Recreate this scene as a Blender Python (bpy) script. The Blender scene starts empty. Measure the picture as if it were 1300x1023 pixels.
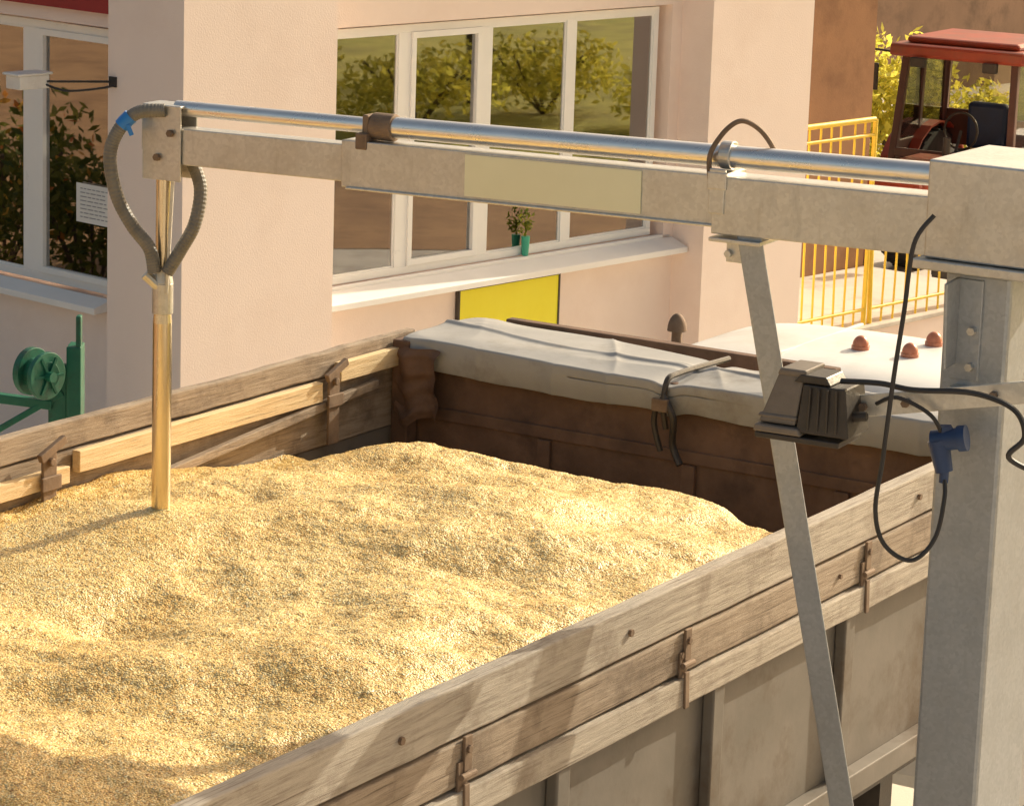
import bpy, bmesh, math, random
import numpy as np
from mathutils import Vector, Matrix
random.seed(7); rng=np.random.default_rng(11)
S=bpy.context.scene
S.view_settings.view_transform='Standard'; S.view_settings.look='None'
S.view_settings.exposure=0; S.view_settings.gamma=1
T_A,B_A=0.5521,0.7248
SUN_AZ,SUN_EL=math.radians(45.5),math.radians(26.5)

# ------------------------------------------------------------ materials
def new_mat(name):
    m=bpy.data.materials.new(name); m.use_nodes=True
    nt=m.node_tree; b=nt.nodes['Principled BSDF']; return m,nt,b
def N(nt,t,**k):
    n=nt.nodes.new(t)
    for a,v in k.items(): setattr(n,a,v)
    return n
def ramp(nt,fac,stops):
    r=N(nt,'ShaderNodeValToRGB'); cr=r.color_ramp
    while len(cr.elements)<len(stops): cr.elements.new(0.5)
    for e,(p,c) in zip(cr.elements,stops): e.position=p; e.color=(*c,1)
    nt.links.new(fac,r.inputs[0]); return r.outputs[0]
def coords(nt,stretch=(1,1,1)):
    tc=N(nt,'ShaderNodeTexCoord'); mp=N(nt,'ShaderNodeMapping'); mp.inputs['Scale'].default_value=stretch
    nt.links.new(tc.outputs['Object'],mp.inputs[0]); return mp.outputs[0]
def noise(nt,vec,scale,detail=5,rough=0.6):
    n=N(nt,'ShaderNodeTexNoise'); n.inputs['Scale'].default_value=scale; n.inputs['Detail'].default_value=detail; n.inputs['Roughness'].default_value=rough
    nt.links.new(vec,n.inputs['Vector']); return n.outputs['Fac']
def mixc(nt,fac,a,b,mode='MIX'):
    m=N(nt,'ShaderNodeMix',data_type='RGBA',blend_type=mode)
    for s,i in ((fac,0),(a,6),(b,7)):
        if isinstance(s,(int,float)): m.inputs[i].default_value=s
        elif isinstance(s,tuple): m.inputs[i].default_value=(*s,1)
        else: nt.links.new(s,m.inputs[i])
    return m.outputs[2]
def bump(nt,b,h,strength=0.3,dist=0.01):
    n=N(nt,'ShaderNodeBump'); n.inputs['Strength'].default_value=strength; n.inputs['Distance'].default_value=dist
    nt.links.new(h,n.inputs['Height']); nt.links.new(n.outputs[0],b.inputs['Normal'])
def simple(name,c1,c2,scale=6,rough=0.6,metal=0,bs=0.25,bscale=40,bd=0.004,stretch=(1,1,1),stain=None,stain_s=1.5,lo=.35,hi=.65):
    m,nt,b=new_mat(name); v=coords(nt,stretch)
    n1=noise(nt,v,scale); col=ramp(nt,n1,[(lo,c1),(hi,c2)])
    if stain:
        n2=noise(nt,v,stain_s,8,.7); f=ramp(nt,n2,[(.5,(0,0,0)),(.68,(1,1,1))])
        col=mixc(nt,f,col,stain)
    nt.links.new(col,b.inputs['Base Color'])
    b.inputs['Metallic'].default_value=metal
    rr=N(nt,'ShaderNodeMapRange'); rr.inputs[3].default_value=max(rough-.12,.05); rr.inputs[4].default_value=min(rough+.15,1)
    nt.links.new(n1,rr.inputs[0]); nt.links.new(rr.outputs[0],b.inputs['Roughness'])
    if bs: bump(nt,b,noise(nt,v,bscale,4),bs,bd)
    return m
stucco=simple('stucco_pink',(.90,.755,.67),(.93,.785,.70),1.3,.85,0,.5,90,.003,stain=(.87,.715,.625),stain_s=.9)
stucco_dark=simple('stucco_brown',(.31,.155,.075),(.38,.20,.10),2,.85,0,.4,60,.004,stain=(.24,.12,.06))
roofm=simple('roofing',(.12,.11,.1),(.16,.15,.14),4,.9)
white_pvc=simple('white_window_plastic',(.88,.87,.84),(.91,.90,.87),3,.3,0,0)
white_sill=simple('white_sill_metal',(.87,.85,.82),(.91,.89,.86),4,.45,0,.1,12,.003)
room=simple('room_plaster',(.70,.48,.28),(.78,.56,.34),2,.9)
roomf=simple('room_floor',(.38,.20,.10),(.46,.27,.14),5,.6)
curt_r=simple('curtain_red',(.50,.05,.04),(.60,.07,.05),8,.9)
def mk_curtain(name,c1,c2):
    m=simple(name,c1,c2,8,.9); nt=m.node_tree; b=nt.nodes['Principled BSDF']
    tr=N(nt,'ShaderNodeBsdfTranslucent'); tr.inputs[0].default_value=(*c2,1)
    mx=N(nt,'ShaderNodeMixShader'); mx.inputs[0].default_value=.55
    nt.links.new(b.outputs[0],mx.inputs[1]); nt.links.new(tr.outputs[0],mx.inputs[2]); nt.links.new(mx.outputs[0],nt.nodes['Material Output'].inputs[0]); return m
curt_o=mk_curtain('curtain_ochre',(.88,.56,.18),(.96,.66,.26))
curt_b=mk_curtain('curtain_brown',(.40,.13,.06),(.52,.19,.10))
def mk_galv(name,c1,c2,rough=.42,metal=.75,stain=(.30,.26,.21),sa=.6):
    m,nt,b=new_mat(name); v=coords(nt)
    vo=N(nt,'ShaderNodeTexVoronoi'); vo.inputs['Scale'].default_value=95; nt.links.new(v,vo.inputs['Vector'])
    sp=N(nt,'ShaderNodeSeparateColor'); nt.links.new(vo.outputs['Color'],sp.inputs[0])
    n1=noise(nt,v,7,9,.72)
    col=ramp(nt,sp.outputs[0],[(0,c1),(1,c2)])
    f=ramp(nt,n1,[(.46,(0,0,0)),(.70,(sa,sa,sa))]); col=mixc(nt,f,col,stain)
    n3=noise(nt,coords(nt,(9,9,1.2)),2.2,6,.7); f3=ramp(nt,n3,[(.58,(0,0,0)),(.78,(.5,.5,.5))]); col=mixc(nt,f3,col,tuple(x*.75 for x in stain))
    nt.links.new(col,b.inputs['Base Color']); b.inputs['Metallic'].default_value=metal
    rr=N(nt,'ShaderNodeMapRange'); rr.inputs[3].default_value=rough-.03; rr.inputs[4].default_value=rough+.10
    nt.links.new(sp.outputs[1],rr.inputs[0]); nt.links.new(rr.outputs[0],b.inputs['Roughness'])
    bump(nt,b,noise(nt,v,3.5,3),.08,.004); return m
galv=mk_galv('galvanised_steel',(.58,.56,.52),(.66,.64,.595),.38,.85,(.47,.43,.37),.5)
galv_post=mk_galv('galvanised_column',(.38,.395,.415),(.44,.455,.475),.45,.6,(.32,.325,.33),.5)
steel=simple('polished_steel_tube',(.86,.82,.76),(.93,.89,.83),4,.28,1,.05,200,.001,(.3,6,6))
brass=simple('probe_steel',(.70,.58,.39),(.84,.73,.54),3,.22,1,.04,60,.001,(8,8,.6),stain=(.52,.40,.23))
rubber=simple('black_cable_rubber',(.02,.02,.02),(.035,.03,.03),10,.5)
hose_m=simple('grey_hose',(.15,.14,.12),(.21,.195,.165),20,.5)
blue=simple('navy_blue_plastic',(.018,.04,.11),(.022,.055,.15),6,.45)
bluetape=simple('blue_tape',(.02,.2,.6),(.03,.25,.7),6,.4)
cream=simple('cream_label_plate',(.82,.78,.53),(.86,.82,.57),3,.5,0,0)
def mk_wood(name,c1,c2,c3,grain=(1.2,22,22),dirt=(.12,.09,.06),worn=.5,rough=.8):
    m,nt,b=new_mat(name); v=coords(nt,grain); v2=coords(nt,(1,1,1))
    n1=noise(nt,v,3,9,.75); col=ramp(nt,n1,[(.3,c1),(.48,c2),(.7,c3)])
    n2=noise(nt,v2,5,8,.7); f=ramp(nt,n2,[(worn,(0,0,0)),(worn+.2,(.85,.85,.85))]); col=mixc(nt,f,col,dirt)
    n4=noise(nt,coords(nt,(.5,40,40)),4,4,.6); cr=ramp(nt,n4,[(.32,(.35,.3,.26)),(.39,(1,1,1))]); col=mixc(nt,.85,col,cr,'MULTIPLY')
    nt.links.new(col,b.inputs['Base Color']); b.inputs['Roughness'].default_value=rough
    bump(nt,b,n1,.9,.008); return m
wood_g=mk_wood('weathered_grey_board',(.25,.20,.155),(.44,.375,.30),(.57,.50,.41),dirt=(.23,.175,.125),worn=.50)
wood_b=mk_wood('weathered_brown_board',(.19,.135,.09),(.34,.26,.185),(.45,.355,.265),dirt=(.15,.105,.07),worn=.48)
wood_n=mk_wood('new_pine_plank',(.64,.44,.21),(.78,.58,.33),(.84,.67,.41),dirt=(.48,.34,.19),worn=.60)
rust=simple('rusty_dark_panel',(.13,.07,.042),(.21,.12,.075),5,.8,.0,.5,30,.005,stain=(.09,.052,.036),stain_s=3)
rust2=simple('rusty_hardware',(.18,.12,.08),(.28,.195,.13),12,.75,.3,.5,60,.003)
sidem=simple('dull_grey_side_steel',(.17,.15,.125),(.23,.20,.17),3,.65,.2,.3,20,.003,stain=(.13,.095,.065),stain_s=2.5)
tarpm=simple('grey_tarpaulin',(.33,.325,.315),(.41,.40,.385),2,.5,0,.25,30,.003,stain=(.25,.23,.20),stain_s=2.2)
whitep=simple('white_cab_paint',(.76,.74,.70),(.82,.80,.76),2,.4,0,.1,8,.01,stain=(.66,.62,.56))
orange=simple('orange_lamp_lens',(.50,.17,.09),(.60,.22,.12),6,.25,0,0)
black=simple('brown_black_plastic',(.035,.027,.021),(.06,.046,.035),10,.45,0,.3,80)
greym=simple('brown_grey_cast_metal',(.16,.13,.105),(.23,.19,.155),8,.5,.2,.3,60)
greenm=simple('green_enamel',(.012,.12,.07),(.02,.165,.10),4,.4,0,.2,30,stain=(.03,.07,.04),stain_s=6)
yellowf=simple('yellow_rail_paint',(.80,.54,.04),(.87,.61,.06),6,.5,0,.2)
yellows=simple('yellow_sign_face',(.88,.78,.02),(.93,.84,.04),2,.5,0,0)
redf=simple('dark_red_fascia',(.30,.02,.02),(.36,.03,.03),3,.6)
redp=simple('tractor_red_paint',(.34,.05,.022),(.42,.07,.03),4,.45,0,.1,stain=(.24,.075,.04))
roofr=simple('tractor_roof_paint',(.085,.035,.025),(.13,.05,.035),4,.5)
tyre=simple('tyre_rubber',(.03,.028,.026),(.06,.055,.05),8,.85)
paper=simple('paper',(.8,.78,.74),(.85,.83,.79),2,.8,0,0)
ink=simple('ink',(.25,.25,.28),(.3,.3,.33),2,.8,0,0)
concrete=simple('concrete_floor',(.60,.54,.47),(.68,.62,.54),2,.85,0,.4,40,stain=(.48,.42,.36))
asphalt=simple('dusty_bounce_yard',(.54,.48,.40),(.62,.56,.47),1.5,.9,0,.5,80,stain=(.52,.46,.38),stain_s=.5)  # dusty yard, colour raised to bounce more light up onto the facade
soilm=simple('brown_soil',(.36,.20,.10),(.48,.28,.14),1.2,.95,0,.6,30,.02,stain=(.26,.14,.07),stain_s=.7)
grassm=simple('lawn_grass',(.42,.39,.07),(.60,.52,.12),1.5,.9,0,.6,60,.02,stain=(.30,.25,.07),stain_s=.6)
bark=simple('bark',(.08,.055,.04),(.14,.1,.07),8,.9,0,.8,30,.01)
pot=simple('green_pot',(.05,.40,.26),(.06,.46,.3),4,.4)
facade2=simple('distant_shaded_brown_plaster',(.24,.14,.085),(.32,.19,.12),1,.85,0,.3,stain=(.17,.10,.06))  # brown darkened to hold the shade on this facade
def mk_leaf(name,c1,c2,t=.45):
    m,nt,b=new_mat(name)
    oi=N(nt,'ShaderNodeNewGeometry'); col=ramp(nt,oi.outputs['Random Per Island'],[(0,c1),(1,c2)])
    nt.links.new(col,b.inputs['Base Color']); b.inputs['Roughness'].default_value=.6
    tr=N(nt,'ShaderNodeBsdfTranslucent'); nt.links.new(col,tr.inputs[0])
    mx=N(nt,'ShaderNodeMixShader'); mx.inputs[0].default_value=t
    nt.links.new(b.outputs[0],mx.inputs[1]); nt.links.new(tr.outputs[0],mx.inputs[2])
    nt.links.new(mx.outputs[0],nt.nodes['Material Output'].inputs[0]); return m
leaf=mk_leaf('tree_leaves',(.12,.18,.02),(.42,.42,.05),.55)
leaf_y=mk_leaf('sunlit_yellow_leaves',(.40,.38,.05),(.95,.84,.16),.6)  # brightness of sun on the foliage is put into this yellow
leaf_d=mk_leaf('shrub_leaves',(.06,.10,.02),(.26,.25,.04))
flowerm=mk_leaf('flower_petals',(.6,.14,.03),(.7,.45,.06))
def mk_glass(name,tint=(.98,.96,.92),k=2.2,base=.14,bs=.06):
    m,nt,b=new_mat(name); nt.nodes.remove(b)
    tr=N(nt,'ShaderNodeBsdfTransparent'); tr.inputs[0].default_value=(*tint,1)
    gl=N(nt,'ShaderNodeBsdfGlossy'); gl.inputs['Roughness'].default_value=.015
    v=coords(nt); bp=N(nt,'ShaderNodeBump'); bp.inputs['Strength'].default_value=bs; bp.inputs['Distance'].default_value=.02
    nt.links.new(noise(nt,v,1.2,1),bp.inputs['Height']); nt.links.new(bp.outputs[0],gl.inputs['Normal'])
    fr=N(nt,'ShaderNodeFresnel'); fr.inputs[0].default_value=1.5
    ma=N(nt,'ShaderNodeMath',operation='MULTIPLY_ADD'); ma.inputs[1].default_value=k; ma.inputs[2].default_value=base; ma.use_clamp=True
    nt.links.new(fr.outputs[0],ma.inputs[0])
    mx=N(nt,'ShaderNodeMixShader'); nt.links.new(ma.outputs[0],mx.inputs[0]); nt.links.new(tr.outputs[0],mx.inputs[1]); nt.links.new(gl.outputs[0],mx.inputs[2])
    nt.links.new(mx.outputs[0],nt.nodes['Material Output'].inputs[0]); return m
glass=mk_glass('window_glass',k=2.4,base=.26)
glass2=mk_glass('cab_glass',(.7,.70,.64),.8,.03)

def mk_grain():
    m,nt,b=new_mat('wheat_grain'); v=coords(nt)
    vo=N(nt,'ShaderNodeTexVoronoi'); vo.inputs['Scale'].default_value=155; nt.links.new(v,vo.inputs['Vector'])
    sp=N(nt,'ShaderNodeSeparateColor'); nt.links.new(vo.outputs['Color'],sp.inputs[0])
    col=ramp(nt,sp.outputs[0],[(0,(.50,.29,.08)),(.2,(.88,.61,.21)),(.72,(1.0,.79,.36)),(1,(1.0,.93,.62))])
    d=ramp(nt,vo.outputs['Distance'],[(.28,(1,1,1)),(.8,(.50,.37,.20))])
    col=mixc(nt,.75,col,d,'MULTIPLY')
    n=noise(nt,v,2.2,5); t=ramp(nt,n,[(.35,(.94,.87,.74)),(.65,(1,1,1))]); col=mixc(nt,1.0,col,t,'MULTIPLY')
    n=noise(nt,v,55,3); t=ramp(nt,n,[(.30,(.82,.73,.60)),(.45,(1,1,1))]); col=mixc(nt,1.0,col,t,'MULTIPLY')
    nt.links.new(col,b.inputs['Base Color']); b.inputs['Roughness'].default_value=.40
    inv=N(nt,'ShaderNodeMath',operation='SUBTRACT'); inv.inputs[0].default_value=1; nt.links.new(vo.outputs['Distance'],inv.inputs[1])
    bump(nt,b,inv.outputs[0],.75,.0045); return m
grainm=mk_grain()

# ------------------------------------------------------------ mesh helpers
class MB:
    def __init__(s): s.v=[]; s.f=[]; s.m=[]; s.cur=0
    def add(s,vs,fs):
        k=len(s.v); s.v+= [tuple(p) for p in vs]; s.f+=[tuple(k+i for i in f) for f in fs]; s.m+=[s.cur]*len(fs); return s
    def box(s,x0,x1,y0,y1,z0,z1):
        return s.add([(x0,y0,z0),(x1,y0,z0),(x1,y1,z0),(x0,y1,z0),(x0,y0,z1),(x1,y0,z1),(x1,y1,z1),(x0,y1,z1)],
          [(0,3,2,1),(4,5,6,7),(0,1,5,4),(1,2,6,5),(2,3,7,6),(3,0,4,7)])
    def obox(s,p0,p1,w,h,up=(0,0,1)):
        p0,p1=Vector(p0),Vector(p1); d=(p1-p0).normalized(); up=Vector(up)
        sd=d.cross(up).normalized(); u=sd.cross(d).normalized()
        vs=[]
        for p in (p0,p1):
            for a,b in ((-1,-1),(1,-1),(1,1),(-1,1)): vs.append(p+sd*(a*w/2)+u*(b*h/2))
        return s.add(vs,[(0,1,2,3),(7,6,5,4),(0,4,5,1),(1,5,6,2),(2,6,7,3),(3,7,4,0)])
    def cyl(s,p0,p1,r,seg=20,r1=None):
        p0,p1=Vector(p0),Vector(p1); d=(p1-p0).normalized(); r1=r if r1 is None else r1
        a=Vector((0,0,1)) if abs(d.z)<.9 else Vector((1,0,0)); x=d.cross(a).normalized(); y=d.cross(x)
        vs=[];n=seg
        for p,rr in ((p0,r),(p1,r1)):
            for i in range(n):
                t=2*math.pi*i/n; vs.append(p+x*(rr*math.cos(t))+y*(rr*math.sin(t)))
        fs=[(i,(i+1)%n,n+(i+1)%n,n+i) for i in range(n)]+[tuple(range(n-1,-1,-1)),tuple(range(n,2*n))]
        return s.add(vs,fs)
    def dome(s,c,r,h,seg=20,rings=6):
        c=Vector(c); vs=[]; fs=[]
        for j in range(rings):
            a=math.pi/2*j/rings
            for i in range(seg):
                t=2*math.pi*i/seg; vs.append(c+Vector((r*math.cos(a)*math.cos(t),r*math.cos(a)*math.sin(t),h*math.sin(a))))
        vs.append(c+Vector((0,0,h)))
        for j in range(rings-1):
            for i in range(seg): fs.append((j*seg+i,j*seg+(i+1)%seg,(j+1)*seg+(i+1)%seg,(j+1)*seg+i))
        k=(rings-1)*seg
        for i in range(seg): fs.append((k+i,k+(i+1)%seg,rings*seg))
        return s.add(vs,fs)
    def tube(s,pts,r,seg=10,sub=8,ribs=0):
        P=[Vector(p) for p in pts]; Q=[]
        for i in range(len(P)-1):
            a=P[max(i-1,0)];b=P[i];c=P[i+1];d=P[min(i+2,len(P)-1)]
            for j in range(sub):
                t=j/sub; Q.append(.5*((2*b)+(c-a)*t+(2*a-5*b+4*c-d)*t*t+(3*b-a-3*c+d)*t**3))
        Q.append(P[-1]); vs=[];n=seg; prev=None
        for i,q in enumerate(Q):
            d=(Q[min(i+1,len(Q)-1)]-Q[max(i-1,0)]).normalized()
            if prev is None:
                a=Vector((0,0,1)) if abs(d.z)<.9 else Vector((0,1,0)); x=d.cross(a).normalized()
            else: x=(prev-d*prev.dot(d)).normalized()
            prev=x; y=d.cross(x); rr=r*(1+ribs*(1 if i%2 else -1))
            for k in range(n):
                t=2*math.pi*k/n; vs.append(q+x*(rr*math.cos(t))+y*(rr*math.sin(t)))
        fs=[]
        for i in range(len(Q)-1):
            for k in range(n): fs.append((i*n+k,i*n+(k+1)%n,(i+1)*n+(k+1)%n,(i+1)*n+k))
        fs+=[tuple(range(n-1,-1,-1)),tuple(range((len(Q)-1)*n,len(Q)*n))]
        return s.add(vs,fs)
def empty(name,ang,base,label,cat,group=None,**k):
    e=bpy.data.objects.new(name,None); S.collection.objects.link(e)
    M=Matrix.Rotation(ang,4,'Z'); e.matrix_world=Matrix.Translation(M@Vector(base))@M
    e['label']=label; e['category']=cat; e['_base']=list(base); e['_ang']=ang
    if group: e['group']=group
    return e
def tag(o,label=None,cat=None,group=None,kind=None):
    if label:o['label']=label
    if cat:o['category']=cat
    if group:o['group']=group
    if kind:o['kind']=kind
    return o
def out(mb,name,mats,parent=None,ang=0,base=(0,0,0),bev=0,smooth=False,local=False,label=None):
    if not isinstance(mats,(list,tuple)): mats=[mats]
    top=parent
    if parent is not None:
        while top.parent: top=top.parent
        base=top['_base'] if '_base' in top else base; ang=top.get('_ang',ang)
    b=(0,0,0) if local else base
    me=bpy.data.meshes.new(name)
    me.from_pydata([(x-b[0],y-b[1],z-b[2]) for x,y,z in mb.v],[],mb.f)
    for m in mats: me.materials.append(m)
    if len(mats)>1: me.polygons.foreach_set('material_index',mb.m)
    if smooth:
        me.polygons.foreach_set('use_smooth',[True]*len(me.polygons))
        try: me.set_sharp_from_angle(angle=math.radians(40))
        except Exception: pass
    o=bpy.data.objects.new(name,me); S.collection.objects.link(o)
    if parent is not None: o.parent=parent
    else:
        M=Matrix.Rotation(ang,4,'Z'); o.matrix_world=Matrix.Translation(M@Vector(base))@M
    if bev:
        md=o.modifiers.new('Bevel','BEVEL'); md.width=bev; md.segments=2; md.limit_method='ANGLE'
        md.angle_limit=math.radians(50)
    if label:o['label']=label
    return o
TA=math.pi/2-T_A; BA=math.pi/2-B_A

# ------------------------------------------------------------ world, sun, camera
w=bpy.data.worlds.new('World'); S.world=w; w.use_nodes=True; nt=w.node_tree
sk=nt.nodes.new('ShaderNodeTexSky'); sk.sky_type='NISHITA'; sk.sun_disc=False
sk.sun_elevation=SUN_EL; sk.sun_rotation=SUN_AZ; sk.dust_density=7; sk.air_density=1.0; sk.ozone_density=.1
bg=nt.nodes['Background']; bg.inputs[1].default_value=.15
hz=mixc(nt,1.0,sk.outputs[0],(1.22,1.12,.95),'MULTIPLY'); nt.links.new(hz,bg.inputs[0])
sl=bpy.data.lights.new('sun','SUN'); sl.energy=5; sl.angle=math.radians(.5); sl.color=(1,.92,.73)
so=bpy.data.objects.new('sun',sl); S.collection.objects.link(so)
sd=Vector((math.sin(SUN_AZ)*math.cos(SUN_EL),math.cos(SUN_AZ)*math.cos(SUN_EL),math.sin(SUN_EL)))
so.rotation_euler=sd.to_track_quat('Z','Y').to_euler(); so.location=sd*40
pit,roll=.2104,.0337
F=Vector((0,math.cos(pit),-math.sin(pit)));U0=Vector((0,math.sin(pit),math.cos(pit)));R0=Vector((1,0,0))
R=R0*math.cos(roll)+U0*math.sin(roll);U=U0*math.cos(roll)-R0*math.sin(roll)
cd=bpy.data.cameras.new('camera'); cam=bpy.data.objects.new('camera',cd); S.collection.objects.link(cam)
cam.matrix_world=Matrix(((R.x,U.x,-F.x,0),(R.y,U.y,-F.y,0),(R.z,U.z,-F.z,4.9),(0,0,0,1)))
cd.sensor_width=36; cd.lens=105.02; cd.shift_y=-44.5/1300; cd.clip_end=2000; S.camera=cam

# ------------------------------------------------------------ ground
def sheet(name,x0,x1,y0,y1,z,mat,ang=0):
    o=out(MB().add([(x0,y0,z),(x1,y0,z),(x1,y1,z),(x0,y1,z)],[(0,1,2,3)]),name,mat,ang=ang); tag(o,kind='structure'); return o
sheet('ground',-600,600,-600,900,0,asphalt)
sheet('lawn',14.5,60,2,60,.004,grassm)
sheet('added_soil_bed',8.5,14.4,2,40,.004,soilm)  # unseen soil strip, added so the front panes reflect brown
sheet('added_soil_bed',-40,-6,-5,40,.004,soilm)  # added out of view for the brown reflection in the left panes
sheet('pavement',3.2,8.4,18,32,.006,concrete)

# ------------------------------------------------------------ office building
bld=empty('office_building',BA,(11.448,12.715,0),'pale pink plastered office building with white framed windows','building')
HT=4.3
m=MB()
m.box(11.448,12.68,12.715,13.37,0,HT)
m.box(12.68,16.33,12.99,13.24,0,1.43)
m.box(12.68,16.33,12.99,13.24,3.075,HT)
m.box(12.68,12.78,12.99,13.24,1.43,3.075)
m.box(16.22,16.33,12.99,13.24,1.43,3.075)
m.box(16.33,17.50,12.715,14.6,0,HT)
m.box(11.70,11.95,13.37,13.60,0,HT)
m.box(11.70,11.95,13.60,15.35,0,1.41)
m.box(11.70,11.95,13.60,15.35,3.08,HT)
m.box(11.70,11.95,15.35,20,0,HT)
out(m,'wall',stucco,bld)
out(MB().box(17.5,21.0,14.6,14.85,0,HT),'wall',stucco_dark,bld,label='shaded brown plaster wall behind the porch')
m=MB(); m.box(11.448,21.2,12.70,13.35,HT,HT+.12); m.box(11.448,12.1,13.35,20.2,HT,HT+.12); m.box(16.2,21.2,13.35,20.2,HT,HT+.12); m.box(12.1,16.2,17.1,20.2,HT,HT+.12)  # roof left open above the room so daylight reaches the curtains
rf=out(m,'roof',roofm,bld)
m=MB()
for i in range(5): m.box(12.1+i*1.01,12.16+i*1.01,13.35,17.1,HT+.02,HT+.10)
out(m,'added_skylight_frame',white_pvc,rf)  # unseen skylight, added to brighten the room behind the windows
m=MB(); m.box(11.95,16.33,17.2,17.3,.5,HT); m.box(16.2,16.33,13.24,17.2,.5,HT); m.box(13.9,13.98,15.0,17.2,.5,3.45)
out(m,'room_wall',room,bld)
out(MB().box(11.95,16.33,13.24,17.2,.45,.5),'room_floor',roomf,bld)
out(MB().box(11.64,11.70,13.60,16.5,3.17,3.55),'fascia',redf,bld)
m=MB(); m.add([(12.70,12.84,1.385),(16.32,12.84,1.385),(16.32,12.988,1.44),(12.70,12.988,1.44),(12.70,12.84,1.345),(16.32,12.84,1.345),(16.32,12.988,1.36),(12.70,12.988,1.36)],
  [(0,1,2,3),(4,7,6,5),(0,4,5,1),(1,5,6,2),(3,2,6,7),(0,3,7,4)])
m.box(12.70,16.3,12.99,13.03,1.432,1.46)
out(m,'window_sill',white_sill,bld,bev=.004)
m=MB(); m.add([(11.56,13.62,1.40),(11.698,13.62,1.44),(11.698,15.3,1.44),(11.56,15.3,1.40),(11.56,13.62,1.36),(11.698,13.62,1.37),(11.698,15.3,1.37),(11.56,15.3,1.36)],
  [(0,1,2,3),(4,7,6,5),(0,4,5,1),(1,5,6,2),(3,2,6,7),(0,3,7,4)])
out(m,'window_sill',white_sill,bld,bev=.004)
def window(parts,axis,plane,z0,z1,fw=.05,inner=None):
    lo=parts[0][0]-fw; hi=parts[-1][1]+fw
    fr=MB(); g=MB()
    def bx(mb,a0,a1,d0,d1,c0,c1):
        if axis=='s': mb.box(a0,a1,plane+d0,plane+d1,c0,c1)
        else: mb.box(plane+d0,plane+d1,a0,a1,c0,c1)
    bx(fr,lo,hi,0,.07,z0,z0+fw); bx(fr,lo,hi,0,.07,z1-fw,z1)
    edges=[(lo,parts[0][0])]+[(parts[i][1],parts[i+1][0]) for i in range(len(parts)-1)]+[(parts[-1][1],hi)]
    for a,b in edges: bx(fr,a,b,.0012,.0688,z0+fw,z1-fw)
    gs=[]
    for i,(a,b) in enumerate(parts):
        e=.012
        if inner and i in inner: e=.04
        d=-.012 if inner and i in inner else .008
        bx(fr,a,b,d,.05,z0+fw,z0+fw+e); bx(fr,a,b,d,.05,z1-fw-e,z1-fw)
        bx(fr,a,a+e,d+.0015,.0485,z0+fw+e,z1-fw-e); bx(fr,b-e,b,d+.0015,.0485,z0+fw+e,z1-fw-e)
        g=MB(); bx(g,a+e,b-e,.018,.022,z0+fw+e,z1-fw-e); gs.append(g)
    f=out(fr,'window',white_pvc,bld,bev=.003)
    for g in gs: out(g,'glass',glass,f)
    return f
window([(12.84,13.565),(13.675,14.33),(14.44,15.18),(15.28,16.10)],'s',13.05,1.46,3.06,inner=(1,))
window([(13.66,14.40),(14.56,15.25)],'n',11.78,1.44,3.06,inner=(0,))
def curtain(name,x0,x1,y,z0,z1,mat,amp=.02,per=.11,axis='s'):
    m=MB(); n=int((x1-x0)/.012); vs=[];fs=[]
    for i in range(n+1):
        a=x0+(x1-x0)*i/n; d=amp*math.sin(2*math.pi*(a-x0)/per+.8*math.sin(a*7))
        for z in (z0,z1):
            vs.append((a,y+d,z) if axis=='s' else (y+d,a,z))
    for i in range(n): fs.append((2*i,2*i+2,2*i+3,2*i+1))
    m.add(vs,fs); out(m,name,mat,bld,smooth=True)
curtain('curtain',12.80,13.60,13.17,1.5,3.07,curt_b)
curtain('curtain',13.98,14.36,13.17,1.68,3.07,curt_o)
curtain('curtain',14.86,15.20,13.17,1.5,3.07,curt_o)
curtain('curtain',15.55,16.2,13.17,1.5,3.07,curt_o)
curtain('curtain',13.62,14.35,11.98,2.45,3.3,curt_r,axis='n')
out(MB().box(12.8,16.2,13.25,13.42,1.40,1.445),'inner_ledge',white_sill,bld)
def leafcloud(n,c,r,size,mb,sq=1.0):
    for _ in range(n):
        while True:
            p=Vector((random.uniform(-1,1),random.uniform(-1,1),random.uniform(-1,1)))
            if p.length<1: break
        p=p*(.35+.65*random.random())if random.random()<.3 else p
        q=Vector(c)+Vector((p.x*r[0],p.y*r[1],p.z*r[2])); s=size*random.uniform(.6,1.3)
        a=Vector((random.gauss(0,1),random.gauss(0,1),random.gauss(0,1))).normalized(); b=a.orthogonal().normalized()
        b.rotate(Matrix.Rotation(random.random()*6.28,3,a)); c2=a.cross(b)
        mb.add([q-b*s,q-c2*s*.45,q+b*s,q+c2*s*.45],[(0,1,2,3)])
ps,yy=14.80,13.025; wpos=(ps,yy,1.462)
e=empty('potted_plant',BA,wpos,'leafy houseplant in a small green pot on the window ledge','plant')
mm=MB().cyl(wpos,(ps,yy,1.462+.13),.022,20,.03); out(mm,'pot',pot,e,smooth=True)
lm=MB(); leafcloud(80,(ps,yy,1.69),(.10,.022,.10),.022,lm); lm.cyl((ps,yy,1.55),(ps,yy,1.69),.005,6); out(lm,'foliage',leaf,e)
e=empty('office_desk',BA,(14.9,14.4,.5),'wooden desk with dark monitor inside the office','desk')
m=MB(); m.box(14.3,15.6,14.1,14.75,1.2,1.24); m.box(14.32,14.38,14.12,14.7,.5,1.2); m.box(15.52,15.58,14.12,14.7,.5,1.2); out(m,'desk_top',wood_n,e,bev=.005)
m=MB(); m.box(14.75,15.2,14.4,14.43,1.32,1.62); m.box(14.93,15.02,14.38,14.46,1.24,1.34); out(m,'monitor',black,e,bev=.005)
pe=empty('paper_notice',BA,(11.775,13.9,1.86),'white handwritten paper notice taped inside the window pane','notice')
out(MB().box(11.772,11.775,13.72,14.04,1.86,2.10),'sheet',paper,pe)
m=MB()
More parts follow.
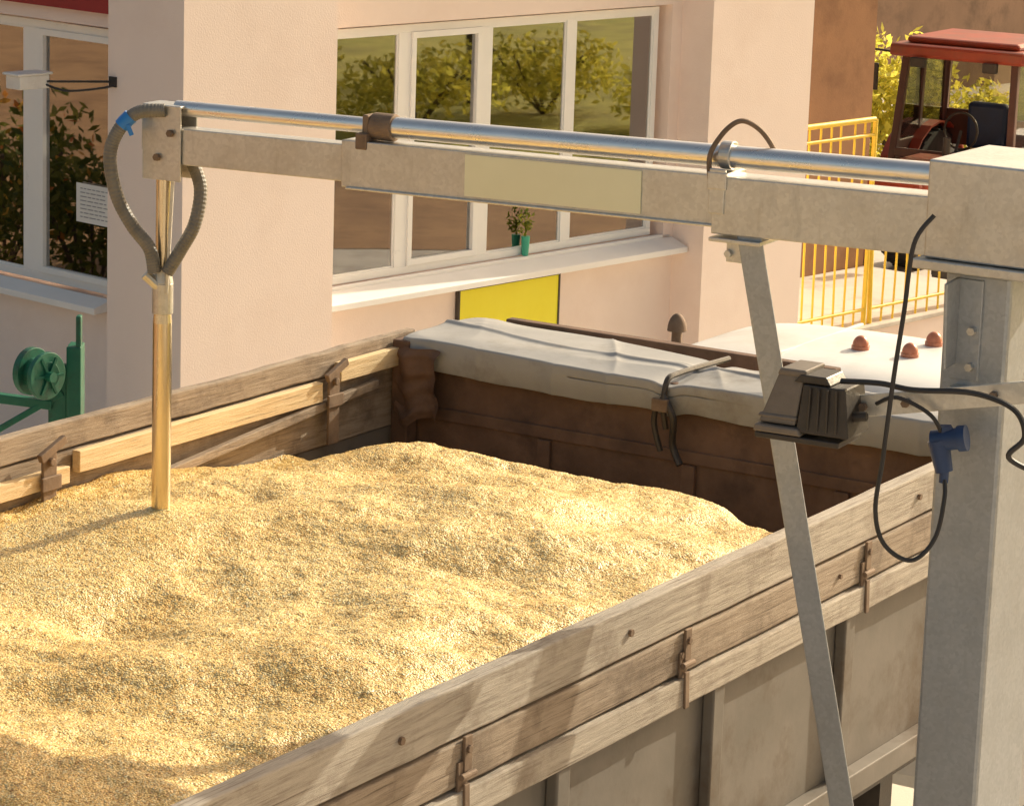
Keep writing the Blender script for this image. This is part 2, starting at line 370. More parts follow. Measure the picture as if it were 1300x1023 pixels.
for i in range(8):
    z=2.07-i*.025; y=14.0
    while y>13.76:
        L=random.uniform(.02,.06); m.box(11.769,11.7715,y-L,y,z-.003,z+.002); y-=L+.012
o=out(m,'handwriting',ink,pe); o['kind']='stuff'
out(MB().box(11.96,12.15,13.62,15.3,1.38,1.42),'inner_ledge',white_sill,bld)
for k,(a,h,mt) in enumerate(((13.70,.17,wood_n),(13.95,.13,cream),(14.15,.2,wood_b))):
    bx=empty('storage_box',BA,(12.05,a,1.422),'small cardboard box on the inner window ledge','box',group='boxes on the window ledge')
    out(MB().box(11.98,12.12,a-.09,a+.09,1.422,1.422+h),'carton',mt,bx,bev=.004); out(MB().box(11.975,12.125,a-.095,a+.095,1.422+h,1.44+h),'lid',paper,bx,bev=.003)
sg=empty('blank_sign',BA,(14.6,12.97,.92),'blank bright yellow sign board with thin dark frame on the wall','sign')
out(MB().box(14.10,15.08,12.962,12.972,.93,1.31),'sign_face',yellows,sg)
m=MB();m.box(14.085,15.095,12.955,12.988,1.31,1.325);m.box(14.085,15.095,12.955,12.988,.915,.93);m.box(14.085,14.10,12.9565,12.9865,.93,1.31);m.box(15.08,15.095,12.9565,12.9865,.93,1.31)
out(m,'frame',black,sg)
# porch
pc=empty('porch',BA,(17.5,13.0,0),'raised concrete porch platform with pink plastered base','porch')
out(MB().box(17.502,21.0,13.0,14.598,0,.44),'base',stucco,pc)
out(MB().box(17.502,21.03,12.97,14.598,.441,.48),'slab',concrete,pc,bev=.008)
def railing(e,p0,p1,z0,z1,sp,mid=.62,za=0):
    p0,p1=Vector((*p0,0)),Vector((*p1,0)); L=(p1-p0).length; d=(p1-p0)/L
    for zz,rr in ((z1,.022),(z0+.12,.014),(z1-mid,.014)):
        out(MB().cyl(p0+Vector((0,0,zz)),p1+Vector((0,0,zz-(za if zz!=z0+.12 else 0))),rr,12),'rail',yellowf,e,smooth=True)
    n=int(L/sp)
    for i in range(n+1):
        q=p0+d*(i*L/n); l=random.uniform(-.03,.03)
        rr=.02 if i in(0,n) else .009
        out(MB().cyl(q+Vector((0,0,z0)),q+d*l+Vector((0,0,z1-za*i/n)),rr,8),'baluster',yellowf,e,smooth=True)
f1=empty('railing',BA,(17.6,13.05,.48),'tall yellow painted steel gate panel on porch edge','railing',group='yellow porch railings')
railing(f1,(17.6,13.05),(18.82,13.05),.48,2.08,.135,.12)
f2=empty('railing',BA,(18.9,13.05,.48),'low yellow painted steel railing with thin bars on porch edge','railing',group='yellow porch railings')
railing(f2,(18.9,13.05),(20.95,13.05),.48,1.22,.15,.1,.2)

fb=empty('distant_building',BA,(26,22,0),'distant brown plastered building with dark windows','building')
m=MB(); m.box(22,44,24,34,0,6.5); out(m,'wall',facade2,fb)
m=MB(); m.box(21.8,44.2,23.7,34.2,6.5,6.7); out(m,'roof',roofm,fb)
for i in range(5):
    s=23.5+i*3.6; fm=MB(); fm.box(s,s+1.6,23.94,23.99,2.3,3.9); f=out(fm,'window',white_pvc,fb,bev=.01)
    out(MB().box(s+.08,s+1.52,23.92,23.935,2.38,3.82),'glass',glass2,f)

# ------------------------------------------------------------ vegetation
def tree(x,y,h,r,lm=leaf,nl=5000,lab='leafy green tree with an uneven crown',name='tree',ls=.09):
    e=empty(name,0,(x,y,0),lab,name.replace('_',' ')); e['_base']=[0,0,0]
    t=MB(); t.tube([(0,0,0),(.05,.03,h*.3),(-.04,.05,h*.6),(0,0,h*.85)],.09*h/4,8,4)
    cl=[]
    for i in range(9):
        a=i*2.4; z=h*(.42+.5*random.random()); q=Vector((math.cos(a)*r*.65,math.sin(a)*r*.65,z+random.uniform(-.2,.3)))
        t.tube([(0,0,z*.7),(q.x*.5,q.y*.5,z*.9),tuple(q)],.03*h/4,6,3); cl.append(q)
    cl.append(Vector((0,0,h*.92)))
    out(t,'trunk',bark,e,smooth=True,local=True)
    lf=MB()
    for q in cl: leafcloud(nl//len(cl),q,(r*.42,r*.42,r*.38),ls,lf)
    out(lf,'crown',lm,e,local=True)
tree(20,21.5,5.5,2.4,leaf_y); tree(24,25,6,2.6,leaf_y); tree(22,16,5,2.2,leaf_y)
tree(-15,17,5,2.2,leaf_d); tree(-17,13,5,2.4,leaf_d)
def shrub(x,y,r,h,fl=0,lm=leaf_d,n=260):
    e=empty('shrub',0,(x,y,0),'low rounded leafy garden shrub','shrub',group='garden shrubs'); e['_base']=[0,0,0]
    st=MB()
    for i in range(5): a=i*1.256; st.tube([(0,0,0),(math.cos(a)*r*.3,math.sin(a)*r*.3,h*.4),(math.cos(a)*r*.6,math.sin(a)*r*.6,h*.75)],.02,5,3)
    out(st,'stem',bark,e,local=True,smooth=True)
    l=MB()
    for i in range(6):
        a=i*1.05; leafcloud(n,(math.cos(a)*r*.5,math.sin(a)*r*.5,h*random.uniform(.40,.7)),(r*.5,r*.5,h*.4),.06,l)
    out(l,'foliage',lm,e,local=True)
    if fl:
        l=MB(); leafcloud(fl,(0,0,h*.7),(r,r,h*.4),.05,l); o=out(l,'flowers',flowerm,e,local=True); o['kind']='stuff'
for i,(x,y) in enumerate(((17.0,20.5),(18.5,18.6),(17.5,24),(19,22.3),(17.2,17.2))): shrub(x,y,1.2,1.1,0,leaf_y,280)
for i,(x,y,h) in enumerate(((3.35,32.6,2.0),(4.2,33.0,1.7),(5.6,33.8,1.2))): shrub(x,y,.8,h,0,leaf_y,400)
for i,(x,y) in enumerate(((-8.5,14.2),(-9,15.6),(-9.6,16.8),(-9.2,18.2),(-10,14),(-11,16),(-10.6,19))): shrub(x,y,.9,1.6,60)

# ------------------------------------------------------------ tractor
tr=empty('tractor',0,(4.12,27.5,0),'old dark red tractor with glazed dark framed cab','tractor'); tr['_base']=[0,0,0]
tr.matrix_world=Matrix.Translation((4.12,27.5,0))@Matrix.Rotation(math.radians(240),4,'Z')
def tout(m,n,mt,**k): return out(m,n,mt,tr,local=True,**k)
m=MB(); m.box(.35,1.65,-.32,.32,.72,1.22); m.box(1.65,1.75,-.3,.3,.74,1.15); m.box(-.9,.35,-.35,.35,.55,.95); tout(m,'hood',redp,bev=.05)
m=MB(); m.cyl((.9,.18,1.2),(.9,.18,1.45),.035,12); tout(m,'exhaust',black,smooth=True)
for x,y,x2,y2 in ((.36,.58,.22,.53),(.36,-.58,.22,-.53),(-.85,.58,-.85,.55),(-.85,-.58,-.85,-.55),(-.25,.60,-.25,.57),(-.25,-.60,-.25,-.57)):
    m=MB(); m.obox((x,y,.95),(x2,y2,2.12),.07,.07,(1,0,0)); tout(m,'cab_post',roofr,bev=.01)
m=MB(); m.box(.31,.37,-.55,.55,1.16,1.24); m.box(-.88,-.83,-.55,.55,1.16,1.50); m.box(-.83,.31,.55,.60,1.10,1.30); m.box(-.83,.31,-.60,-.55,1.10,1.30)
tout(m,'cab_frame',roofr,bev=.01)
m=MB(); m.box(-.95,.36,-.66,.66,2.08,2.20); m.box(-.85,.22,-.55,.55,2.20,2.26); tout(m,'cab_roof',redp,bev=.045)
m=MB(); m.box(-.84,-.835,-.52,.52,1.5,2.08); m.box(-.8,.2,.56,.564,1.3,2.08); m.box(-.8,.2,-.564,-.56,1.3,2.08); tout(m,'cab_glass',glass2)
m=MB(); m.box(-.55,-.1,-.22,.22,1.05,1.18); m.box(-.62,-.5,-.20,.20,1.18,1.62); tout(m,'seat',blue,bev=.04)
m=MB(); m.tube([(.12+.02*math.cos(a),.17*math.cos(a),1.42+.17*math.sin(a)) for a in [i*math.pi/6 for i in range(13)]],.012,6,3); m.cyl((.3,0,1.1),(.12,0,1.42),.015,8); tout(m,'steering_wheel',black,smooth=True)
for y in (.62,-.62):
    m=MB(); vs=[];fs=[]
    for i in range(9):
        a=math.radians(20+i*17.5)
        for yy in (y-.17,y+.17):
            for r in (.74,.76): vs.append((-.5+r*math.cos(a),yy,.66+r*math.sin(a)))
    for i in range(8):
        k=i*4; fs+=[(k,k+4,k+6,k+2),(k+1,k+3,k+7,k+5),(k,k+1,k+5,k+4),(k+2,k+6,k+7,k+3)]
    m.add(vs,fs); tout(m,'fender',redp)
def twheel(x,y,r,w_):
    m=MB(); m.cyl((x,y-w_/2,r),(x,y+w_/2,r),r,36)
    for i in range(24):
        a=i*math.pi/12; c=Vector((x+r*math.cos(a),y,r+r*math.sin(a)))
        m.obox(c+Vector((0,-w_/2,0)),c+Vector((0,w_/2,0)),.04,.03,(math.cos(a),0,math.sin(a)))
    o=tout(m,'wheel',tyre); mm=MB().cyl((x,y-w_/2-.01,r),(x,y+w_/2+.01,r),r*.5,24); out(mm,'rim',redp,o,local=True)
for y in (.62,-.62): twheel(-.5,y,.66,.32)
for y in (.55,-.55): twheel(1.35,y,.38,.2)
for y,sg_ in ((.6,1),(-.6,-1)):
    m=MB(); m.tube([(.25,y,2.1),(.35,y+.25*sg_,2.12),(.35,y+.33*sg_,2.0)],.012,6,4); m.box(.33,.36,y+.26*sg_-.06,y+.26*sg_+.1,1.75,2.0); tout(m,'mirror',black,bev=.02)
for y in (-.35,.35):
    m=MB(); m.box(.37,.42,y-.07,y+.07,2.0,2.09); tout(m,'work_lamp',black,bev=.01)

# ------------------------------------------------------------ truck
tk=empty('cargo_truck',TA,(6.5,5.25,0),'open cargo truck with weathered plank sides and white cab','truck')
U0_,U1_=2.6,9.85
def plank(mb,u0,u1,v0,v1,z0,z1,seed=0,am=.0014):
    n=max(2,int((u1-u0)/.12)); r=random.Random(seed); vs=[];fs=[]
    for i in range(n+1):
        u=u0+(u1-u0)*i/n; a=[r.uniform(-am,am) for _ in range(4)]
        vs+=[(u,v0+a[0],z0+a[1]),(u,v1+a[0],z0+a[1]),(u,v1+a[2],z1+a[3]),(u,v0+a[2],z1+a[3])]
    for i in range(n):
        k=i*4
        for j in range(4): fs.append((k+j,k+(j+1)%4,k+4+(j+1)%4,k+4+j))
    fs+=[(3,2,1,0),(n*4,n*4+1,n*4+2,n*4+3)]
    fs=[tuple(reversed(f)) for f in fs]
    mb.add(vs,fs)
m=MB(); plank(m,U0_,9.93,3.925,3.98,2.362,2.502,1); out(m,'side_board',wood_g,tk,bev=.005,label='weathered grey top side plank')
m=MB(); plank(m,U0_,9.93,3.92,3.975,2.232,2.352,2); out(m,'side_board',wood_b,tk,bev=.005,label='weathered brown middle side plank')
m=MB(); plank(m,U0_,9.93,3.905,3.965,2.135,2.222,3); out(m,'side_board',wood_g,tk,bev=.005,label='weathered grey lower side plank')
m=MB(); m.box(U0_,9.93,3.955,3.975,1.5,2.133); m.box(U0_,9.93,3.90,3.955,1.50,1.58)
out(m,'side_panel',sidem,tk,bev=.004)
u=3.1
while u<9.9:
    out(MB().box(u-.035,u+.035,3.915,3.954,1.585,2.13),'side_rib',sidem,tk,bev=.006); u+=.9
def latch(u):
    m=MB(); m.box(u-.045,u+.0,3.912,3.9195,2.15,2.30); m.box(u-.022,u+.014,3.908,3.918,2.27,2.365)
    m.cyl((u-.045,3.903,2.262),(u+.022,3.903,2.262),.009,10); m.obox((u-.02,3.899,2.13),(u-.02,3.903,2.24),.024,.008,(0,1,0)); m.cyl((u-.005,3.900,2.33),(u-.005,3.909,2.33),.011,8)
    out(m,'latch',rust2,tk,bev=.002)
for u in (5.0,6.2,7.38,8.6): latch(u)
for u in (5.9,7.05,8.1,9.0):
    out(MB().cyl((u,3.915,2.43),(u,3.926,2.43),.011,6),'bolt',rust2,tk); out(MB().cyl((u+.3,3.910,2.29),(u+.3,3.92,2.29),.009,6),'bolt',rust2,tk)
m=MB(); plank(m,U0_,9.93,6.585,6.63,2.41,2.505,5,.003); out(m,'side_board',wood_b,tk,bev=.006,label='dark weathered top plank of far side')
m=MB(); plank(m,U0_,9.93,6.59,6.63,2.13,2.402,6); out(m,'side_board',wood_b,tk,bev=.006)
out(MB().box(U0_,9.93,6.60,6.63,1.5,2.125),'side_panel',sidem,tk)
for a in ((7.79,9.24,2.325,2.402,8),(9.36,9.80,2.385,2.46,9),(6.2,7.74,2.30,2.36,10)):
    m=MB(); plank(m,a[0],a[1],6.548,6.583,a[2],a[3],a[4]); out(m,'repair_plank',wood_n,tk,bev=.003,label='fresh pale pine repair plank')
m=MB(); m.obox((8.15,6.55,2.22),(9.62,6.56,2.335),.03,.035); out(m,'lower_rail',wood_b,tk,bev=.004)
for u in (7.62,9.30):
    m=MB(); m.box(u-.035,u+.035,6.535,6.547,2.15,2.44); m.box(u-.05,u+.05,6.525,6.536,2.30,2.35); m.cyl((u,6.52,2.40),(u,6.536,2.40),.015,8); m.obox((u-.06,6.53,2.42),(u+.07,6.53,2.47),.02,.03)
    out(m,'hinge',rust2,tk,bev=.003)
m=MB(); m.box(9.85,9.88,3.985,6.585,1.5,2.46); out(m,'front_wall',rust,tk,bev=.004)
m=MB(); m.box(9.83,9.90,3.99,6.58,2.43,2.475); m.box(9.835,9.849,3.99,6.58,2.17,2.22)
for v in (4.6,5.25,5.9): m.box(9.83,9.849,v-.03,v+.03,1.5,2.165)
out(m,'wall_rail',rust,tk,bev=.004)
m=MB(); m.box(9.76,9.83,6.50,6.58,1.5,2.49); out(m,'corner_post',rust,tk,bev=.006)
m=MB(); m.box(U0_,9.93,3.98,6.60,1.42,1.50); m.box(2.8,12.2,4.75,4.87,.95,1.43); m.box(2.8,12.2,5.65,5.77,.95,1.43)
for u in (3,4.5,6,7.5,9): m.box(u,u+.1,4.0,6.55,1.2,1.43)
out(m,'chassis',black,tk)
out(MB().box(U0_-.03,U0_,3.92,6.63,1.5,2.5),'tailgate',wood_b,tk)
for u in (4.2,5.5,11.3):
    for v in (4.15,6.35):
        o=out(MB().cyl((u,v-.14,.5),(u,v+.14,.5),.5,36),'wheel',tyre,tk,bev=.03); out(MB().cyl((u,v-.15,.5),(u,v+.15,.5),.26,24),'rim',whitep,o)
m=MB(); m.box(10.62,12.2,4.12,6.0,.75,1.85); out(m,'cab_body',whitep,tk,bev=.08)
for u,v in ((10.66,4.3),(10.66,5.7),(11.45,4.3),(11.45,5.7)): out(MB().obox((u,v,1.8),(u,v,2.39),.07,.07,(1,0,0)),'cab_pillar',whitep,tk)
n1,n2=30,24; m=MB(); vs=[];fs=[]
for i in range(n1+1):
    for j in range(n2+1):
        a=i/n1*2-1; b=j/n2*2-1
        z=2.375+.10*(1-abs(a)**3.5)**.6*(1-abs(b)**3.5)**.6 if abs(a)<1 and abs(b)<1 else 2.375
        vs.append((11.0+.55*a,4.98+.86*b,z))
for i in range(n1):
    for j in range(n2): k=i*(n2+1)+j; fs.append((k,k+n2+1,k+n2+2,k+1))
m.add(vs,fs); m.box(10.46,11.54,4.13,5.83,2.35,2.374); out(m,'cab_roof',whitep,tk,smooth=True)
m=MB()
for v in (4.45,5.3): m.obox((10.56,v,2.468),(11.44,v,2.468),.018,.012)
out(m,'roof_seam',whitep,tk,bev=.003)
out(MB().box(10.72,11.4,4.35,5.65,1.86,2.33),'cab_glass',glass2,tk)
for u,v in ((10.92,5.06),(10.92,4.84),(11.2,4.86)):
    m=MB(); m.cyl((u,v,2.465),(u,v,2.49),.038,20); m.dome((u,v,2.49),.034,.042); out(m,'marker_lamp',orange,tk,smooth=True)
m=MB(); m.cyl((10.95,5.93,1.9),(10.95,5.93,2.43),.022,12); m.dome((10.95,5.93,2.43),.042,.075); out(m,'exhaust_stack',rust2,tk,smooth=True)
m=MB(); m.box(10.36,10.41,4.9,6.42,2.43,2.505); m.box(10.36,10.41,6.3,6.36,1.5,2.43);m.box(10.36,10.41,4.9,4.96,1.5,2.43); out(m,'headboard_frame',rust,tk,bev=.005)

# ------------------------------------------------------------ value noise helper
def vnoise(X,Y,sc,seed):
    r=np.random.default_rng(seed); G=r.random((256,256)); x=X*sc+100; y=Y*sc+100
    xi=np.floor(x).astype(int); yi=np.floor(y).astype(int); fx=x-xi; fy=y-yi
    fx=fx*fx*(3-2*fx); fy=fy*fy*(3-2*fy)
    g=lambda a,b:G[a%256,b%256]
    return (g(xi,yi)*(1-fx)+g(xi+1,yi)*fx)*(1-fy)+(g(xi,yi+1)*(1-fx)+g(xi+1,yi+1)*fx)*fy-.5
def grid_obj(name,X,Y,Z,mat,ang,base,smooth=True):
    n,m_=X.shape; me=bpy.data.meshes.new(name); co=np.stack([X-base[0],Y-base[1],Z-base[2]],-1).reshape(-1,3).astype(np.float32)
    me.vertices.add(n*m_); me.vertices.foreach_set('co',co.ravel())
    i,j=np.meshgrid(np.arange(n-1),np.arange(m_-1),indexing='ij'); a=(i*m_+j).ravel()
    q=np.stack([a,a+m_,a+m_+1,a+1],-1).astype(np.int32); nf=len(q)
    me.loops.add(nf*4); me.loops.foreach_set('vertex_index',q.ravel()); me.polygons.add(nf)
    me.polygons.foreach_set('loop_start',np.arange(0,nf*4,4,dtype=np.int32)); me.polygons.foreach_set('loop_total',np.full(nf,4,dtype=np.int32))
    me.polygons.foreach_set('use_smooth',np.full(nf,smooth)); me.update(); me.validate(); me.materials.append(mat)
    o=bpy.data.objects.new(name,me); S.collection.objects.link(o)
    M=Matrix.Rotation(ang,4,'Z'); o.matrix_world=Matrix.Translation(M@Vector(base))@M
    return o
# ------------------------------------------------------------ grain heap
def sm(x): x=np.clip(x,0,1); return x*x*(3-2*x)
gu=np.arange(4.2,9.848,.0062); gv=np.arange(3.983,6.583,.0062)
X,Y=np.meshgrid(gu,gv,indexing='ij')
Z=2.368+.080*vnoise(X+.3*Y,Y,1.5,1)+.055*vnoise(X,Y+.3*X,2.8,2)+.028*vnoise(X,Y,6.0,3)+.012*vnoise(X,Y,13,4)+.005*vnoise(X,Y,34,6)
def g(u,v,a,su,sv): return a*np.exp(-((X-u)/su)**2-((Y-v)/sv)**2)
Z+=g(6.6,5.35,-.06,.32,.25)+g(7.9,5.0,.04,.5,.3)+g(8.4,5.6,-.04,.3,.3)+g(7.0,4.6,.03,.4,.3)
Z-=.10*sm((Y-5.95)/.6)+.08*sm((X-7.9)/1.1)
Z-=.42*sm((X-np.minimum(8.45+.65*(Y-4),9.02))/.62)
Z-=.05*sm((4.3-Y)/.3)
Z=np.minimum(Z,2.46+.03*sm((Y-4.2)/.4))
P=2.388+.075*(X-7.42)-.05*(Y-5.905)*(Y>5.905)+.010*vnoise(X,Y,9,31)+.004*vnoise(X,Y,24,32)
wt=np.clip(1.35*np.exp(-((X-6.95)/.62)**4-((Y-5.95)/.36)**4),0,1)
Z=Z*(1-wt)+P*wt
Z+=(rng.random(X.shape)-.5)*.0042
gh=grid_obj('grain_heap',X,Y,Z,grainm,TA,(6.5,5.25,2.2))
tag(gh,'heap of golden wheat grain filling the truck bed','grain',kind='stuff')

# ------------------------------------------------------------ tarpaulin
nv,nw_=360,140; V,W=np.meshgrid(np.linspace(4.12,6.54,nv),np.linspace(0,1,nw_),indexing='ij')
wid=.34+.19*sm((V-4.8)/1.3)
uu=9.80+wid*np.clip((W-.26)/.58,0,1)
hang=.115+.025*vnoise(V,V*0,3,8)+.008*vnoise(V,V*0,10,9)
zz=2.497-hang*np.clip(1-W/.26,0,1)**.85
zz=zz+.012*np.sin(np.pi*np.clip((W-.22)/.62,0,1))-np.where(W>.85,(W-.85)/.15*.12,0)
uu=uu-.018*np.sin(np.pi*np.clip(W/.42,0,1))
ridge=lambda a,b,s,sd:(1-2*np.abs(vnoise(a,b,s,sd)))**4
zz+=.020*vnoise(V*.7,W*1.2,1.8,12)*(W>.2)+(.010*ridge(V*.5+W*1.1,W*.6,3.0,13)+.006*ridge(V*1.3-W*.7,W*.5,3.2,19))*sm((W-.15)/.3)-.010
zz+=.010*np.exp(-((W-.55-.05*np.sin(V*4))/.02)**2)
uu=uu+.012*vnoise(V,W,2.6,14)-.012*ridge(V*1.9,W*.4,2.4,15)*(1-sm((W-.2)/.3))
zz-=.020*np.exp(-((V-5.33)/.05)**2)
tp=grid_obj('tarpaulin',uu,V,zz,tarpm,TA,(9.9,5.3,2.5)); tag(tp,'folded grey tarpaulin draped over the front wall of the bed','tarpaulin')
md=tp.modifiers.new('Solidify','SOLIDIFY'); md.thickness=.004
st=empty('lashing_strap',TA,(9.78,5.33,2.4),'dark knotted strap hanging from the tarpaulin','strap')
m=MB(); m.tube([(10.28,5.33,2.50),(10.0,5.33,2.508),(9.86,5.33,2.508),(9.79,5.33,2.50),(9.765,5.33,2.45),(9.76,5.33,2.39),(9.77,5.32,2.31)],.012,8,6); m.tube([(9.755,5.33,2.44),(9.75,5.28,2.36),(9.775,5.29,2.25),(9.765,5.25,2.18)],.014,8,6); m.tube([(9.755,5.35,2.42),(9.765,5.37,2.33),(9.77,5.34,2.22)],.012,8,6)
out(m,'strap_webbing',black,st,smooth=True); out(MB().box(9.735,9.755,5.30,5.37,2.38,2.43),'buckle',rust2,st,bev=.004)
V2,W2=np.meshgrid(np.linspace(6.36,6.56,30),np.linspace(0,1,50),indexing='ij')
rg=grid_obj('rag',9.745-.02*np.sin(V2*40)-.03*vnoise(V2,W2,9,20),V2+.03*vnoise(W2,W2,4,22),2.47-.30*W2*(1-.3*vnoise(V2,V2,12,23)),rust,TA,(9.75,6.46,2.3)); tag(rg,'dark dirty rag hanging in the bed corner','rag')

# ------------------------------------------------------------ grain sampler
sp=empty('grain_sampler',0,(1.337,8.128,0),'galvanised grain sampling crane with column, arm and probe','grain sampler')
def so_(m,n,mt,**k): return out(m,n,mt,sp,**k)
tu=Vector((math.sin(T_A),math.cos(T_A),0)); tv=Vector((-math.cos(T_A),math.sin(T_A),0))
c0=Vector((1.337,8.128,0))
def tb(mb,cx_,cy_,hw,hd,z0,z1):
    p=Vector((cx_,cy_,0)); vs=[]
    for z in (z0,z1):
        for a,b in ((-1,-1),(1,-1),(1,1),(-1,1)): q=p+tu*(a*hd)+tv*(b*hw); vs.append((q.x,q.y,z))
    mb.add(vs,[(0,3,2,1),(4,5,6,7),(0,1,5,4),(1,2,6,5),(2,3,7,6),(3,0,4,7)])
m=MB(); tb(m,c0.x+.01,c0.y+.012,.097,.17,.02,3.498); so_(m,'column',galv_post,bev=.012)
m=MB(); tb(m,c0.x,c0.y,.25,.28,0,.02); so_(m,'base_plate',galv_post,bev=.003)
m=MB(); tb(m,1.36,8.12,.17,.2,3.53,3.80); so_(m,'head_box',galv,bev=.006)
m=MB(); tb(m,1.35,8.12,.185,.215,3.50,3.528); so_(m,'head_flange',galv,bev=.004)
q=c0-tu*.157
m=MB(); m.obox(q+tv*.02+Vector((0,0,3.20)),q+tv*.02+Vector((0,0,3.48)),.085,.012,tuple(tu)); m.obox(q+tv*.05-tu*.03+Vector((0,0,3.24)),q+tv*.05-tu*.05+Vector((0,0,3.48)),.01,.09,tuple(tu)); so_(m,'clamp_bracket',galv_post,bev=.003)
for z in (3.24,3.34): so_(MB().cyl(q-tu*.004+tv*.0+Vector((0,0,z)),q-tu*.024+tv*.0+Vector((0,0,z)),.012,6),'bolt',galv)
tip=Vector((-1.12,9.42,0)); ad=Vector((2.26,-1.2,0)).normalized(); an=Vector((ad.y,-ad.x,0))
if an.y>0: an=-an
def A(x,s=0,z=0):
    p=tip+ad*x+an*s; return Vector((p.x,p.y,z))
zc=lambda x:3.578+.012*x
m=MB(); m.obox(A(.03,0,zc(0)),A(.80,0,zc(.8)),.075,.115); so_(m,'inner_arm',galv,bev=.003)
m=MB(); m.obox(A(.68,0,zc(.7)),A(1.97,0,zc(1.97)),.10,.145); m.obox(A(.70,0,zc(.7)-.073),A(1.97,0,zc(1.97)-.073),.118,.008); so_(m,'arm_beam',galv,bev=.003)
m=MB(); m.obox(A(1.93,0,zc(1.93)-.012),A(2.60,0,zc(2.6)-.012),.125,.165); so_(m,'arm_sleeve',galv,bev=.003)
m=MB(); m.obox(A(1.115,.053,zc(1.1)+.002),A(1.70,.053,zc(1.7)+.002),.004,.125); so_(m,'label_plate',cream,label='blank cream plate on the arm')
m=MB(); m.cyl(A(.04,0,3.695),A(.86,0,3.705),.0245,28); so_(m,'piston_rod',steel,smooth=True)
m=MB(); m.cyl(A(.80,0,3.705),A(2.62,0,3.735),.033,32); so_(m,'cylinder_tube',steel,smooth=True)
m=MB(); m.cyl(A(.765,0,3.704),A(.84,0,3.704),.042,28); m.obox(A(.73,0,3.66),A(.77,0,3.66),.11,.05); m.obox(A(.745,0,3.70),A(.765,0,3.70),.08,.08); so_(m,'pipe_clamp',rust2,bev=.004)
m=MB(); m.obox(A(1.915,0,3.66),A(1.975,0,3.66),.14,.05); m.obox(A(1.92,.062,3.63),A(1.97,.062,3.63),.012,.13)
m.cyl(A(1.93,0,3.728),A(1.965,0,3.728),.041,28); so_(m,'tube_bracket',galv,bev=.003)
m=MB(); m.tube([A(1.915,.05,3.66),A(1.912,.05,3.73),A(1.94,.035,3.79),A(1.975,.02,3.826),A(2.005,.005,3.828),A(2.04,-.02,3.80),A(2.07,-.04,3.75),A(2.08,-.05,3.70)],.0075,8,6); so_(m,'lifting_hook',rust2,smooth=True)
m=MB(); m.obox(A(-.06,.045,3.585),A(.085,.045,3.585),.006,.235); m.obox(A(-.06,-.045,3.585),A(.085,-.045,3.585),.006,.235); m.obox(A(-.063,0,3.63),A(-.055,0,3.63),.096,.14); m.obox(A(-.06,0,3.703),A(.085,0,3.703),.10,.008)
so_(m,'end_bracket',galv,bev=.002)
for a in ((.05,3.62),(.0,3.54)): so_(MB().cyl(A(a[0],.04,a[1]),A(a[0],.062,a[1]),.012,6),'bolt',rust2)
px,py=-1.128,9.415
m=MB(); m.cyl((px,py,2.25),(px,py,3.0),.031,32); m.cyl((px,py,3.0),(px,py,3.06),.031,32,.026); m.cyl((px,py,3.06),(px,py,3.56),.024,32); so_(m,'probe_tube',brass,smooth=True)
m=MB(); m.obox((px+.035,py-.03,3.52),(px+.016,py-.03,3.10),.022,.010,(1,0,0)); m.cyl((px,py,3.03),(px,py,3.13),.034,20); m.cyl((px,py,3.13),(px,py,3.18),.034,20,.025)
m.cyl((px-.055,py-.02,3.16),(px+.01,py-.01,3.10),.018,12)
so_(m,'probe_mount',galv,bev=.002)
hy=9.37
m=MB(); m.tube([(-1.12,hy,3.69),(-1.206,hy,3.680),(-1.265,hy,3.624),(-1.293,hy,3.539),(-1.272,hy,3.417),(-1.222,hy,3.32),(-1.166,hy,3.247),(-1.150,hy,3.17)],.0215,14,18,.03); so_(m,'hose',hose_m)
m=MB(); m.tube([(-1.043,hy+.06,3.53),(-1.009,hy+.03,3.441),(-1.023,hy,3.332),(-1.066,hy,3.247),(-1.11,hy,3.17)],.0215,14,18,.03)
so_(m,'hose',hose_m)
m=MB(); m.tube([(-1.228,hy,3.668),(-1.245,hy,3.651),(-1.258,hy,3.636)],.0245,12,4); m.obox((-1.235,hy-.02,3.642),(-1.222,hy-.02,3.61),.014,.006,(0,1,0)); so_(m,'hose_tape',bluetape,smooth=True)
b0=Vector((.655,8.42,3.56)); b1=Vector((1.235,8.14,.75))
m=MB(); m.obox(b0,b1,.072,.007,tuple(an))
off=Vector((-.034,.016,0)); m.obox(b0+off-an*.03,b1+off-an*.03,.007,.058,tuple(an)); so_(m,'brace',galv_post,bev=.002)
m=MB(); m.obox(A(1.93,0,3.492),A(2.09,0,3.492),.15,.012); m.obox(A(1.97,.03,3.46),A(2.05,.03,3.46),.01,.07); m.cyl(A(1.98,.03,3.45),A(1.98,.05,3.45),.012,6); so_(m,'brace_plate',galv,bev=.002)
m=MB(); m.obox((.80,8.10,3.075),(1.46,7.80,3.225),.008,.062); so_(m,'mounting_bar',galv,bev=.002)
m=MB(); m.obox((1.21,7.97,3.165),(1.25,8.03,3.167),.04,.04); so_(m,'bar_spacer',galv)
for p in ((1.08,7.966,3.139),(.97,8.016,3.113),(1.30,7.866,3.189)): so_(MB().cyl(p,(p[0]-.008,p[1]-.018,p[2]),.012,6),'bolt',rust2)
m=MB(); m.tube([(1.107,7.85,3.676),(1.058,7.85,3.596),(1.043,7.85,3.416),(1.026,7.85,3.236),(1.010,7.85,3.012),(.998,7.85,2.864),(1.028,7.85,2.768),(1.104,7.85,2.726),(1.164,7.85,2.79),(1.186,7.87,2.90),(1.185,7.9,2.955)],.0065,8,8)
so_(m,'cable',rubber,smooth=True)
